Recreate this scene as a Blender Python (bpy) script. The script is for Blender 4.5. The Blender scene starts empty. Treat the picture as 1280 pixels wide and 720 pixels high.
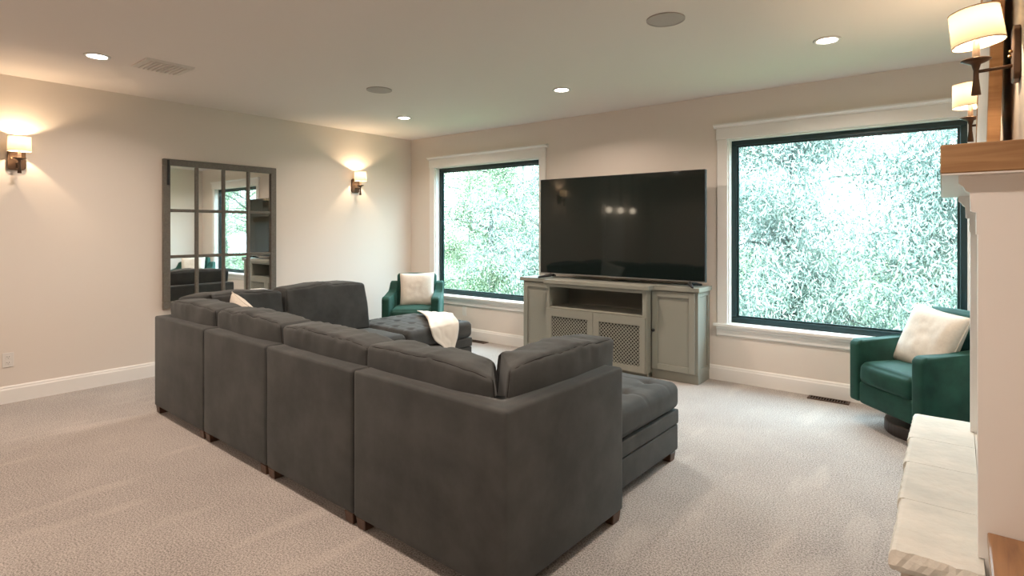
import bpy, bmesh, math, random
import numpy as np
from mathutils import Vector, Matrix, noise
random.seed(7)
rng = np.random.default_rng(7)
SC = bpy.context.scene
COL = SC.collection
PI = math.pi

# ------------------------------------------------------------------ camera
cam = bpy.data.cameras.new('camera')
cam.sensor_width = 36.0
cam.lens = 703.34 / 1280 * 36.0
cam.shift_y = -73.62 / 1280
cam.clip_end = 300
camo = bpy.data.objects.new('camera', cam)
camo.location = (6.2207, -5.4925, 1.4529)
camo.rotation_euler = (PI / 2, 0, 0.6702)
COL.objects.link(camo)
SC.camera = camo

# ------------------------------------------------------------------ world, sun, exposure
SKY_STRENGTH = 12.5
SUN_STRENGTH = 20.0
DOWNLIGHT_W = 19.0
SCONCE_W = 8.0
EXPOSURE = 0.42
w = bpy.data.worlds.new('sky')
SC.world = w
w.use_nodes = True
nt = w.node_tree
bg = nt.nodes['Background']
bg.inputs['Color'].default_value = (0.68, 0.86, 1.0, 1)
bg.inputs['Strength'].default_value = SKY_STRENGTH
sun = bpy.data.lights.new('sun', 'SUN')
sun.energy = SUN_STRENGTH
sun.angle = math.radians(1.0)
sun.color = (1.0, 0.97, 0.92)
suno = bpy.data.objects.new('sun', sun)
suno.rotation_euler = (math.radians(42), 0, math.radians(18))
COL.objects.link(suno)
for nm, px in (('window_daylight_portal', 1.395), ('window_daylight_portal', 5.395)):
    pl = bpy.data.lights.new(nm, 'AREA')
    pl.shape = 'RECTANGLE'; pl.size = 1.79; pl.size_y = 1.76
    pl.cycles.is_portal = True
    po = bpy.data.objects.new(nm, pl)
    po.location = (px, 0.14, 1.43)
    po.rotation_euler = (-PI / 2, 0, 0)
    COL.objects.link(po)
SC.view_settings.view_transform = 'Standard'
SC.view_settings.look = 'None'
SC.view_settings.gamma = 1.0
SC.view_settings.use_curve_mapping = False
SC.view_settings.exposure = EXPOSURE
SC.cycles.max_bounces = 10
SC.cycles.diffuse_bounces = 6
SC.cycles.sample_clamp_indirect = 6.0
SC.cycles.caustics_reflective = False
SC.cycles.caustics_refractive = False

# ------------------------------------------------------------------ materials
def srgb(r, g, b):
    f = lambda c: (c / 255 / 12.92) if c / 255 <= 0.04045 else ((c / 255 + 0.055) / 1.055) ** 2.4
    return (f(r), f(g), f(b), 1)

def mat(name, col, rough=0.6, metal=0.0, spec=0.5, sheen=0.0, mottle=None, bump=None, coat=0.0, grain=None):
    """mottle=(scale, colour2, amount)  bump=(scale, strength, distance)  grain=(scale vector, colour2)"""
    m = bpy.data.materials.new(name)
    m.use_nodes = True
    t = m.node_tree; N = t.nodes; L = t.links
    b = N['Principled BSDF']
    b.inputs['Base Color'].default_value = col
    b.inputs['Roughness'].default_value = rough
    b.inputs['Metallic'].default_value = metal
    b.inputs['Specular IOR Level'].default_value = spec
    if sheen:
        b.inputs['Sheen Weight'].default_value = sheen
        b.inputs['Sheen Roughness'].default_value = 0.4
        b.inputs['Sheen Tint'].default_value = tuple(min(1, c * 4 + .1) for c in col[:3]) + (1,)
    if coat:
        b.inputs['Coat Weight'].default_value = coat
        b.inputs['Coat Roughness'].default_value = 0.1
    tc = N.new('ShaderNodeTexCoord')
    if mottle:
        sc, c2, amt = mottle
        n = N.new('ShaderNodeTexNoise'); n.inputs['Scale'].default_value = sc
        n.inputs['Detail'].default_value = 6; n.inputs['Roughness'].default_value = 0.6
        L.new(tc.outputs['Object'], n.inputs['Vector'])
        r = N.new('ShaderNodeMapRange')
        r.inputs[1].default_value = 0.35; r.inputs[2].default_value = 0.65
        r.inputs[3].default_value = 0; r.inputs[4].default_value = amt
        L.new(n.outputs['Fac'], r.inputs[0])
        mx = N.new('ShaderNodeMix'); mx.data_type = 'RGBA'
        mx.inputs[6].default_value = col; mx.inputs[7].default_value = c2
        L.new(r.outputs[0], mx.inputs[0]); L.new(mx.outputs[2], b.inputs['Base Color'])
    if grain:
        scv, c2 = grain
        mp = N.new('ShaderNodeMapping'); mp.inputs['Scale'].default_value = scv
        L.new(tc.outputs['Object'], mp.inputs['Vector'])
        n = N.new('ShaderNodeTexNoise'); n.inputs['Scale'].default_value = 1.0
        n.inputs['Detail'].default_value = 8; n.inputs['Distortion'].default_value = 0.6
        L.new(mp.outputs[0], n.inputs['Vector'])
        r = N.new('ShaderNodeMapRange')
        r.inputs[1].default_value = 0.38; r.inputs[2].default_value = 0.62
        L.new(n.outputs['Fac'], r.inputs[0])
        mx = N.new('ShaderNodeMix'); mx.data_type = 'RGBA'
        mx.inputs[6].default_value = col; mx.inputs[7].default_value = c2
        L.new(r.outputs[0], mx.inputs[0]); L.new(mx.outputs[2], b.inputs['Base Color'])
    if bump:
        sc, st, ds = bump
        n = N.new('ShaderNodeTexNoise'); n.inputs['Scale'].default_value = sc
        n.inputs['Detail'].default_value = 4
        L.new(tc.outputs['Object'], n.inputs['Vector'])
        bp = N.new('ShaderNodeBump'); bp.inputs['Strength'].default_value = st
        bp.inputs['Distance'].default_value = ds
        L.new(n.outputs['Fac'], bp.inputs['Height']); L.new(bp.outputs[0], b.inputs['Normal'])
    return m

def emit(name, col, s):
    m = bpy.data.materials.new(name); m.use_nodes = True
    N = m.node_tree.nodes; b = N['Principled BSDF']
    b.inputs['Base Color'].default_value = (0.8, 0.8, 0.8, 1)
    b.inputs['Emission Color'].default_value = col
    b.inputs['Emission Strength'].default_value = s
    return m

M = {}
M['wall'] = mat('wall_paint', (0.735, 0.675, 0.615, 1), 0.85, spec=0.2, bump=(260, 0.08, 0.001))
M['ceiling'] = mat('ceiling_paint', (0.79, 0.735, 0.70, 1), 0.9, spec=0.2, bump=(200, 0.1, 0.001))
M['trim'] = mat('trim_paint', (0.82, 0.805, 0.78, 1), 0.45, spec=0.4)
M['black_frame'] = mat('window_frame_black_flare', (0.008, 0.030, 0.034, 1), 0.35, spec=0.5)  # black paint, with the teal of daylight flare mixed into its colour
M['sofa'] = mat('charcoal_suede', (0.044, 0.047, 0.047, 1), 0.85, spec=0.25, sheen=0.40,
                mottle=(4.5, (0.070, 0.072, 0.071, 1), 1.0), bump=(900, 0.12, 0.0005))
M['sofa_seam'] = mat('charcoal_seam', (0.022, 0.021, 0.021, 1), 0.9, spec=0.2)
M['foot'] = mat('dark_wood_foot', (0.065, 0.030, 0.017, 1), 0.4, grain=((30, 30, 4), (0.10, 0.048, 0.026, 1)))
M['green'] = mat('green_velvet', (0.006, 0.036, 0.027, 1), 0.7, spec=0.25, sheen=0.45,
                 mottle=(9, (0.010, 0.058, 0.042, 1), 1.0), bump=(500, 0.15, 0.0006))
M['pillow'] = mat('cream_linen', (0.66, 0.61, 0.54, 1), 0.9, spec=0.15, bump=(420, 0.35, 0.001),
                  mottle=(60, (0.58, 0.53, 0.47, 1), 0.7))
M['throw'] = mat('cream_knit', (0.74, 0.69, 0.62, 1), 0.95, spec=0.1, bump=(300, 0.4, 0.002))
M['cab'] = mat('sage_grey_paint', (0.265, 0.268, 0.232, 1), 0.5, spec=0.4)
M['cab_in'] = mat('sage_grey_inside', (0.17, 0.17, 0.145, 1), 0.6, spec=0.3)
M['black'] = mat('matt_black', (0.010, 0.010, 0.011, 1), 0.5)
M['dark_hollow'] = mat('hollow_shade_black', (0.006, 0.006, 0.006, 1), 0.9, spec=0.1)  # near-black colour painted for the shade inside lattice holes and floor vents
M['screen'] = mat('tv_screen', (0.007, 0.012, 0.011, 1), 0.045, spec=0.42)
M['silver'] = mat('satin_silver', (0.45, 0.46, 0.46, 1), 0.35, metal=1)
M['mirror'] = mat('mirror_silvering', (0.86, 0.88, 0.87, 1), 0.015, metal=1)
M['mframe'] = mat('grey_brown_wood', (0.150, 0.138, 0.118, 1), 0.55, grain=((8, 60, 60), (0.12, 0.11, 0.092, 1)))
M['bronze'] = mat('bronze_metal', (0.10, 0.062, 0.042, 1), 0.42, metal=0.7)
M['brass'] = mat('brass_knob', (0.5, 0.33, 0.16, 1), 0.3, metal=1)
M['candle'] = mat('candle_tube', (0.55, 0.42, 0.32, 1), 0.6)
M['oak'] = mat('oak_mantel', (0.42, 0.245, 0.115, 1), 0.5, grain=((3, 3, 38), (0.31, 0.165, 0.072, 1)))
M['oak_top'] = mat('oak_countertop', (0.34, 0.17, 0.07, 1), 0.3, grain=((30, 2.5, 30), (0.22, 0.10, 0.04, 1)))
M['stone'] = mat('limewashed_stone', (0.70, 0.66, 0.59, 1), 0.8, spec=0.25,
                 mottle=(4.5, (0.56, 0.55, 0.50, 1), 0.9), bump=(22, 0.5, 0.012))
M['stone_edge'] = mat('hearth_base_paint', (0.60, 0.52, 0.44, 1), 0.8, spec=0.25, bump=(60, 0.3, 0.004))
M['plastic'] = mat('white_plastic', (0.72, 0.70, 0.67, 1), 0.4)
M['grille'] = mat('speaker_grille', (0.46, 0.42, 0.40, 1), 0.8)
M['vent'] = mat('vent_white_metal', (0.66, 0.62, 0.58, 1), 0.5)
M['base_wood'] = mat('dark_base_wood', (0.022, 0.013, 0.010, 1), 0.4)
M['bark'] = mat('bark', (0.06, 0.065, 0.06, 1), 0.9, bump=(20, 0.6, 0.02))
M['lawn'] = mat('lawn', (0.05, 0.09, 0.035, 1), 0.95, mottle=(3, (0.07, 0.11, 0.045, 1), 1.0))
M['bulb'] = emit('downlight_lens', (1.0, 0.86, 0.78, 1), 26.0)
M['globe'] = emit('globe_lamp', (1.0, 0.83, 0.62, 1), 9.0)

def m_carpet():
    m = bpy.data.materials.new('carpet_pile'); m.use_nodes = True
    t = m.node_tree; N = t.nodes; L = t.links
    b = N['Principled BSDF']
    b.inputs['Roughness'].default_value = 0.98
    b.inputs['Specular IOR Level'].default_value = 0.1
    b.inputs['Sheen Weight'].default_value = 0.25
    tc = N.new('ShaderNodeTexCoord')
    def nz(scale, det, vec=None, rough=0.6):
        n = N.new('ShaderNodeTexNoise'); n.inputs['Scale'].default_value = scale
        n.inputs['Detail'].default_value = det; n.inputs['Roughness'].default_value = rough
        L.new(vec if vec else tc.outputs['Object'], n.inputs['Vector']); return n
    def rng_(src, a, b_, c, d):
        r = N.new('ShaderNodeMapRange'); r.inputs[1].default_value = a; r.inputs[2].default_value = b_
        r.inputs[3].default_value = c; r.inputs[4].default_value = d
        L.new(src, r.inputs[0]); return r.outputs[0]
    def mix(f, c1, c2):
        x = N.new('ShaderNodeMix'); x.data_type = 'RGBA'
        for i, c in ((6, c1), (7, c2)):
            if isinstance(c, tuple): x.inputs[i].default_value = c
            else: L.new(c, x.inputs[i])
        L.new(f, x.inputs[0]); return x.outputs[2]
    fleck = rng_(nz(125, 3, rough=0.85).outputs['Fac'], 0.42, 0.57, 0, 1)
    c = mix(fleck, (0.155, 0.138, 0.125, 1), (0.48, 0.435, 0.405, 1))
    blot = rng_(nz(1.6, 4).outputs['Fac'], 0.38, 0.62, 0, 1)
    c2 = mix(fleck, (0.205, 0.182, 0.165, 1), (0.52, 0.475, 0.44, 1))
    c = mix(blot, c, c2)
    # vacuum-cleaner strokes: soft stretched wedges running away from the windows
    mp = N.new('ShaderNodeMapping'); mp.inputs['Rotation'].default_value = (0, 0, math.radians(-24))
    mp.inputs['Scale'].default_value = (4.6, 1.1, 1)
    L.new(tc.outputs['Object'], mp.inputs['Vector'])
    st = rng_(nz(1.0, 2.5, mp.outputs[0], 0.5).outputs['Fac'], 0.58, 0.66, 0, 0.20)
    c = mix(st, c, (0.60, 0.54, 0.485, 1))
    L.new(c, b.inputs['Base Color'])
    n1 = nz(170, 3, rough=0.7); n2 = nz(6, 3)
    ad = N.new('ShaderNodeMath'); ad.operation = 'MULTIPLY_ADD'; ad.inputs[1].default_value = 1.5
    L.new(n2.outputs['Fac'], ad.inputs[0]); L.new(n1.outputs['Fac'], ad.inputs[2])
    bp = N.new('ShaderNodeBump'); bp.inputs['Strength'].default_value = 0.35; bp.inputs['Distance'].default_value = 0.004
    L.new(ad.outputs[0], bp.inputs['Height']); L.new(bp.outputs[0], b.inputs['Normal'])
    return m
M['carpet'] = m_carpet()

def m_glass():
    m = bpy.data.materials.new('window_glass'); m.use_nodes = True
    t = m.node_tree; N = t.nodes; L = t.links
    for n in list(N): N.remove(n)
    o = N.new('ShaderNodeOutputMaterial'); tr = N.new('ShaderNodeBsdfTransparent'); g = N.new('ShaderNodeBsdfGlossy')
    tr.inputs[0].default_value = (0.93, 0.985, 0.975, 1); g.inputs['Roughness'].default_value = 0.01
    lw = N.new('ShaderNodeLayerWeight'); lw.inputs['Blend'].default_value = 0.5
    pw = N.new('ShaderNodeMath'); pw.operation = 'POWER'; pw.inputs[1].default_value = 5.0
    L.new(lw.outputs['Facing'], pw.inputs[0])
    f = N.new('ShaderNodeMath'); f.operation = 'MULTIPLY_ADD'; f.inputs[1].default_value = 0.5; f.inputs[2].default_value = 0.03
    L.new(pw.outputs[0], f.inputs[0])
    mx = N.new('ShaderNodeMixShader')
    L.new(f.outputs[0], mx.inputs[0]); L.new(tr.outputs[0], mx.inputs[1]); L.new(g.outputs[0], mx.inputs[2])
    L.new(mx.outputs[0], o.inputs[0])
    return m
M['glass'] = m_glass()

def m_shade():
    m = bpy.data.materials.new('linen_shade'); m.use_nodes = True
    t = m.node_tree; N = t.nodes; L = t.links
    for n in list(N): N.remove(n)
    o = N.new('ShaderNodeOutputMaterial'); d = N.new('ShaderNodeBsdfDiffuse'); tr = N.new('ShaderNodeBsdfTranslucent')
    d.inputs[0].default_value = (0.86, 0.82, 0.74, 1); tr.inputs[0].default_value = (0.125, 0.110, 0.082, 1)
    mx = N.new('ShaderNodeMixShader'); mx.inputs[0].default_value = 0.5
    L.new(d.outputs[0], mx.inputs[1]); L.new(tr.outputs[0], mx.inputs[2]); L.new(mx.outputs[0], o.inputs[0])
    return m
M['shade'] = m_shade()

def m_leaf(name, c1, c2, c3):
    m = bpy.data.materials.new(name); m.use_nodes = True
    t = m.node_tree; N = t.nodes; L = t.links
    for n in list(N): N.remove(n)
    o = N.new('ShaderNodeOutputMaterial'); d = N.new('ShaderNodeBsdfPrincipled'); tr = N.new('ShaderNodeBsdfTranslucent')
    g = N.new('ShaderNodeNewGeometry'); r = N.new('ShaderNodeValToRGB')
    e = r.color_ramp.elements
    e[0].color = c1; e[1].color = c3; e[1].position = 1.0
    k = r.color_ramp.elements.new(0.5); k.color = c2
    L.new(g.outputs['Random Per Island'], r.inputs[0])
    L.new(r.outputs[0], d.inputs['Base Color']); L.new(r.outputs[0], tr.inputs[0])
    d.inputs['Roughness'].default_value = 0.5
    mx = N.new('ShaderNodeMixShader'); mx.inputs[0].default_value = 0.4
    L.new(d.outputs[0], mx.inputs[1]); L.new(tr.outputs[0], mx.inputs[2]); L.new(mx.outputs[0], o.inputs[0])
    return m
M['leaf_teal'] = m_leaf('leaf_silver', (0.07, 0.11, 0.094, 1), (0.19, 0.25, 0.22, 1), (0.48, 0.53, 0.49, 1))
M['leaf_green'] = m_leaf('leaf_green', (0.045, 0.085, 0.045, 1), (0.135, 0.20, 0.115, 1), (0.37, 0.43, 0.31, 1))

# ------------------------------------------------------------------ mesh helpers
def link(name, me, m, parent=None, smooth=False):
    o = bpy.data.objects.new(name, me)
    COL.objects.link(o)
    if m is not None: me.materials.append(m)
    if parent is not None: o.parent = parent
    if smooth:
        for p in me.polygons: p.use_smooth = True
    return o

def bm_obj(name, bm, m, parent=None, smooth=False, bevel=0, seg=2):
    if bevel:
        bmesh.ops.bevel(bm, geom=list(bm.edges), offset=bevel, segments=seg, profile=0.6, affect='EDGES', clamp_overlap=True)
    bmesh.ops.recalc_face_normals(bm, faces=bm.faces)
    me = bpy.data.meshes.new(name); bm.to_mesh(me); bm.free()
    return link(name, me, m, parent, smooth)

def add_box(bm, x0, x1, y0, y1, z0, z1):
    c = Vector(((x0 + x1) / 2, (y0 + y1) / 2, (z0 + z1) / 2))
    r = bmesh.ops.create_cube(bm, size=1.0)
    for v in r['verts']:
        v.co = Vector((v.co.x * (x1 - x0), v.co.y * (y1 - y0), v.co.z * (z1 - z0))) + c
    return r['verts']

def box(name, m, parent, x0, x1, y0, y1, z0, z1, bevel=0, smooth=False, seg=2):
    bm = bmesh.new(); add_box(bm, x0, x1, y0, y1, z0, z1)
    return bm_obj(name, bm, m, parent, smooth, bevel, seg)

def add_lathe(bm, prof, seg=24, cx=0, cy=0, axis='z'):
    """prof: list of (r, z); closed at the ends where r = 0"""
    rings = []
    for r, z in prof:
        ring = []
        for k in range(1 if r == 0 else seg):
            a = 2 * PI * k / seg
            p = (cx + r * math.cos(a), cy + r * math.sin(a), z)
            ring.append(bm.verts.new(p))
        rings.append(ring)
    for a, b in zip(rings[:-1], rings[1:]):
        if len(a) == 1 and len(b) == 1: continue
        for k in range(seg):
            k2 = (k + 1) % seg
            if len(a) == 1: bm.faces.new((a[0], b[k2], b[k]))
            elif len(b) == 1: bm.faces.new((a[k], a[k2], b[0]))
            else: bm.faces.new((a[k], a[k2], b[k2], b[k]))

def add_tube(bm, pts, radii, seg=8, cap=True):
    pts = [Vector(p) for p in pts]
    if not hasattr(radii, '__len__'): radii = [radii] * len(pts)
    rings = []
    up = None
    for i, p in enumerate(pts):
        d = (pts[min(i + 1, len(pts) - 1)] - pts[max(i - 1, 0)]).normalized()
        if up is None:
            up = Vector((0, 0, 1)) if abs(d.z) < 0.9 else Vector((1, 0, 0))
        s = d.cross(up).normalized(); up = s.cross(d).normalized()
        rings.append([bm.verts.new(p + (s * math.cos(2 * PI * k / seg) + up * math.sin(2 * PI * k / seg)) * radii[i]) for k in range(seg)])
    for a, b in zip(rings[:-1], rings[1:]):
        for k in range(seg):
            bm.faces.new((a[k], a[(k + 1) % seg], b[(k + 1) % seg], b[k]))
    if cap:
        bm.faces.new(rings[0][::-1]); bm.faces.new(rings[-1])

def add_prism(bm, poly, axis, a0, a1):
    """poly of 2D points extruded along axis ('x','y','z')"""
    def P(u, v, a):
        return {'x': (a, u, v), 'y': (u, a, v), 'z': (u, v, a)}[axis]
    A = [bm.verts.new(P(u, v, a0)) for u, v in poly]
    B = [bm.verts.new(P(u, v, a1)) for u, v in poly]
    n = len(poly)
    bm.faces.new(A); bm.faces.new(B[::-1])
    for i in range(n): bm.faces.new((A[i], B[i], B[(i + 1) % n], A[(i + 1) % n]))

def empty(name, loc, rz=0, label=None, cat=None, group=None, kind=None):
    o = bpy.data.objects.new(name, None); COL.objects.link(o)
    o.empty_display_size = 0.1
    o.location = loc; o.rotation_euler = (0, 0, rz)
    tag(o, label, cat, group, kind)
    return o

def tag(o, label=None, cat=None, group=None, kind=None):
    if label: o['label'] = label
    if cat: o['category'] = cat
    if group: o['group'] = group
    if kind: o['kind'] = kind
    return o

def copy_tree(o, parent=None):
    c = o.copy(); COL.objects.link(c); c.parent = parent
    for ch in list(o.children): copy_tree(ch, c)
    return c

def struct(o): o['kind'] = 'structure'; return o

def soft(w_, d_, h_, r=0.05, n=14, bulge=(0, 0, 0), wr=0.0, seed=0, warp=None):
    """rounded soft box centred at origin. returns (bm, mapfn)."""
    half = Vector((w_ / 2, d_ / 2, h_ / 2))
    rr = min(r, min(half) * 0.98)
    off = Vector((seed * 3.7, seed * 1.3, seed * 7.1))
    def mp(p):
        q = Vector((p[0] * half.x, p[1] * half.y, p[2] * half.z))
        inn = Vector([max(-(half[i] - rr), min(half[i] - rr, q[i])) for i in range(3)])
        dlt = q - inn
        if dlt.length > 1e-9: q = inn + dlt.normalized() * min(rr, rr)
        f = [max(0, 1 - p[i] * p[i]) for i in range(3)]
        for i in range(3):
            j, k = [(1, 2), (0, 2), (0, 1)][i]
            q[i] += p[i] * bulge[i] * (f[j] * f[k]) ** 0.6
        if wr:
            s = q + off
            q += Vector((noise.noise(s * 5), noise.noise(s * 5 + Vector((9, 0, 0))), noise.noise(s * 5 + Vector((0, 9, 0))))) * wr
        if warp: q = warp(q, p)
        return q
    def axis_pts(hl):
        e = 1 - rr / hl
        ed = [e + (1 - e) * t for t in (0.25, 0.5, 0.75, 1.0)]
        m = max(2, int(n * 1.0))
        mid = [-e + 2 * e * i / m for i in range(m + 1)] if e > 0.02 else [0]
        return [-x for x in ed[::-1]] + mid + ed
    ax = [axis_pts(half[i]) for i in range(3)]
    bm = bmesh.new()
    cache = {}
    def V(a, b, c):
        k = (round(a, 5), round(b, 5), round(c, 5))
        if k not in cache: cache[k] = bm.verts.new(mp(k))
        return cache[k]
    for i in range(3):
        j, k = [(1, 2), (2, 0), (0, 1)][i]
        for sgn in (-1, 1):
            for a in range(len(ax[j]) - 1):
                for b in range(len(ax[k]) - 1):
                    q = []
                    for (aa, bb) in ((a, b), (a + 1, b), (a + 1, b + 1), (a, b + 1)):
                        p = [0, 0, 0]; p[i] = sgn; p[j] = ax[j][aa]; p[k] = ax[k][bb]
                        q.append(V(*p))
                    if len(set(q)) == 4:
                        try: bm.faces.new(q if sgn > 0 else q[::-1])
                        except ValueError: pass
    return bm, mp

def soft_obj(name, m, parent, c, size, r=0.05, n=12, bulge=(0, 0, 0), wr=0.0, seed=0, warp=None, rot=(0, 0, 0), piping=None):
    bm, mp = soft(*size, r=r, n=n, bulge=bulge, wr=wr, seed=seed, warp=warp)
    o = bm_obj(name, bm, m, parent, True)
    o.location = c; o.rotation_euler = rot
    if piping:
        mm, loops, rad = piping
        pb = bmesh.new()
        for lp in loops:
            pts = []
            for a, b in zip(lp[:-1], lp[1:]):
                for k in range(14):
                    t = k / 14
                    pts.append(mp([a[i] + (b[i] - a[i]) * t for i in range(3)]))
            pts.append(mp(lp[-1]))
            add_tube(pb, pts, rad, 6)
        bm_obj('piping', pb, mm, o, True)
    return o

# ------------------------------------------------------------------ room shell
RX, RY, H = 6.90, -8.6, 2.74
W1 = (0.50, 2.29); W2 = (4.50, 6.29); WZ = (0.55, 2.31)
struct(box('floor', M['carpet'], None, -0.15, RX + 0.15, RY - 0.15, 0.15, -0.1, 0))
struct(box('ceiling', M['ceiling'], None, -0.15, RX + 0.15, RY - 0.15, 0.15, H, H + 0.25))
bm = bmesh.new()
for x0, x1, z0, z1 in ((-0.15, W1[0], 0, H), (W1[1], W2[0], 0, H), (W2[1], RX + 0.15, 0, H),
                       (W1[0], W1[1], 0, WZ[0]), (W1[0], W1[1], WZ[1], H), (W2[0], W2[1], 0, WZ[0]), (W2[0], W2[1], WZ[1], H)):
    add_box(bm, x0, x1, 0, 0.15, z0, z1)
struct(bm_obj('wall_back', bm, M['wall']))
struct(box('wall_left', M['wall'], None, -0.15, 0, RY, 0, 0, H))
struct(box('wall_right', M['wall'], None, RX, RX + 0.15, RY, 0, 0, H))
struct(box('wall_front', M['wall'], None, -0.15, RX + 0.15, RY - 0.15, RY, 0, H))
struct(box('wall_chimney_breast', M['wall'], None, 6.39, RX, -3.2, -1.62, 1.74, H))

def base_prof(s=1):
    return [(0, 0), (0.016, 0), (0.016, 0.112), (0.011, 0.124), (0.011, 0.132), (0.005, 0.143), (0, 0.143)]
bm = bmesh.new(); add_prism(bm, base_prof(), 'y', RY, -0.017)
struct(bm_obj('baseboard_left', bm, M['trim']))
bm = bmesh.new(); add_prism(bm, [(-a, b) for a, b in base_prof()], 'x', 0.001, RX)
struct(bm_obj('baseboard_back', bm, M['trim']))
bm = bmesh.new(); add_prism(bm, [(RX - a, b) for a, b in base_prof()], 'y', -1.55, -0.017)
struct(bm_obj('baseboard_right', bm, M['trim']))

def window(n, x0, x1):
    z0, z1 = WZ
    root = empty('window_%d' % n, (x0, 0, z0), kind='structure',
                 label='large black-framed picture window %s' % ('left of the television' if n == 1 else 'right of the television'))
    W = x1 - x0; Hh = z1 - z0
    fw = 0.058
    def fr(bm, a, b, c, d): add_box(bm, a, b, 0.072, 0.115, c, d)
    for nm, args in (('frame_rail', (0.0, W, 0, fw)), ('frame_rail', (0.0, W, Hh - fw, Hh)),
                     ('frame_stile', (0.0, fw, fw, Hh - fw)), ('frame_stile', (W - fw, W, fw, Hh - fw))):
        bm = bmesh.new(); fr(bm, *args); bm_obj(nm, bm, M['black_frame'], root, bevel=0.006, seg=1)
    bm = bmesh.new()
    s = 0.016
    for a, b, c, d in ((fw, W - fw, fw, fw + s), (fw, W - fw, Hh - fw - s, Hh - fw), (fw, fw + s, fw + s, Hh - fw - s), (W - fw - s, W - fw, fw + s, Hh - fw - s)):
        add_box(bm, a, b, 0.086, 0.105, c, d)
    bm_obj('glazing_bead', bm, M['black_frame'], root)
    box('pane', M['glass'], root, fw + 0.002, W - fw - 0.002, 0.093, 0.097, fw + 0.002, Hh - fw - 0.002)
    # jamb liner
    bm = bmesh.new()
    add_box(bm, 0, 0.012, 0.0, 0.072, 0, Hh); add_box(bm, W - 0.012, W, 0.0, 0.072, 0, Hh)
    add_box(bm, 0.012, W - 0.012, 0.0, 0.072, Hh - 0.012, Hh)
    bm_obj('jamb', bm, M['trim'], root)
    cw = 0.098
    for a in (-cw, W): box('casing', M['trim'], root, a, a + cw, -0.02, 0, 0.0, Hh, bevel=0.003, seg=1)
    box('casing_head', M['trim'], root, -cw - 0.008, W + cw + 0.008, -0.024, 0, Hh, Hh + 0.11, bevel=0.003, seg=1)
    bm = bmesh.new()
    y = -0.024
    add_prism(bm, [(0, Hh + 0.11), (y - 0.006, Hh + 0.11), (y - 0.010, Hh + 0.122), (y - 0.026, Hh + 0.134), (y - 0.026, Hh + 0.148), (0, Hh + 0.148)], 'x', -cw - 0.03, W + cw + 0.03)
    bm_obj('crown_moulding', bm, M['trim'], root)
    add = bmesh.new(); add_box(add, -cw - 0.03, W + cw + 0.03, -0.052, 0.0, -0.026, 0.0); add_box(add, 0, W, -0.001, 0.072, -0.0, 0.006)
    bm_obj('sill', add, M['trim'], root, bevel=0.004, seg=1)
    bm = bmesh.new()
    add_prism(bm, [(0, -0.026), (-0.032, -0.026), (-0.030, -0.05), (-0.018, -0.062), (-0.018, -0.108), (-0.012, -0.118), (0, -0.118)], 'x', -cw - 0.005, W + cw + 0.005)
    bm_obj('apron', bm, M['trim'], root)
    return root
window(1, *W1); window(2, *W2)

# a plain door on the left wall far behind the camera side, seen only in the television
dr = empty('door_1', (0, -6.6, 0), kind='structure')
box('door_leaf', M['trim'], dr, 0.002, 0.04, -0.42, 0.42, 0.01, 2.03, bevel=0.003, seg=1)
for a, b, c, d in ((-0.52, -0.43, 0, 2.13), (0.43, 0.52, 0, 2.13), (-0.43, 0.43, 2.04, 2.13)):
    box('casing', M['trim'], dr, 0.0, 0.022, a, b, c, d)

# ------------------------------------------------------------------ outside: lawn and trees
struct(box('lawn', M['lawn'], None, -40, 45, 0.4, 60, -0.9, -0.8))

def leaves(n, centres, spread, length, width, droop):
    k = rng.integers(0, len(centres), n)
    c = np.asarray(centres)[k] + rng.normal(0, 1, (n, 3)) * spread
    a = rng.normal(0, 1, (n, 3)); a[:, 2] -= droop
    a /= np.linalg.norm(a, axis=1)[:, None]
    b = np.cross(a, rng.normal(0, 1, (n, 3))); b /= np.linalg.norm(b, axis=1)[:, None]
    L_ = (length * rng.uniform(0.6, 1.3, n))[:, None]; W_ = (width * rng.uniform(0.7, 1.2, n))[:, None]
    v = np.empty((n, 4, 3))
    v[:, 0] = c - a * L_ / 2; v[:, 1] = c + b * W_ / 2; v[:, 2] = c + a * L_ / 2; v[:, 3] = c - b * W_ / 2
    me = bpy.data.meshes.new('foliage')
    me.vertices.add(n * 4); me.vertices.foreach_set('co', v.reshape(-1))
    me.loops.add(n * 4); me.loops.foreach_set('vertex_index', np.arange(n * 4))
    me.polygons.add(n); me.polygons.foreach_set('loop_start', np.arange(0, n * 4, 4))
    me.polygons.foreach_set('loop_total', np.full(n, 4))
    me.update(calc_edges=True); me.validate()
    return me

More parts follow.
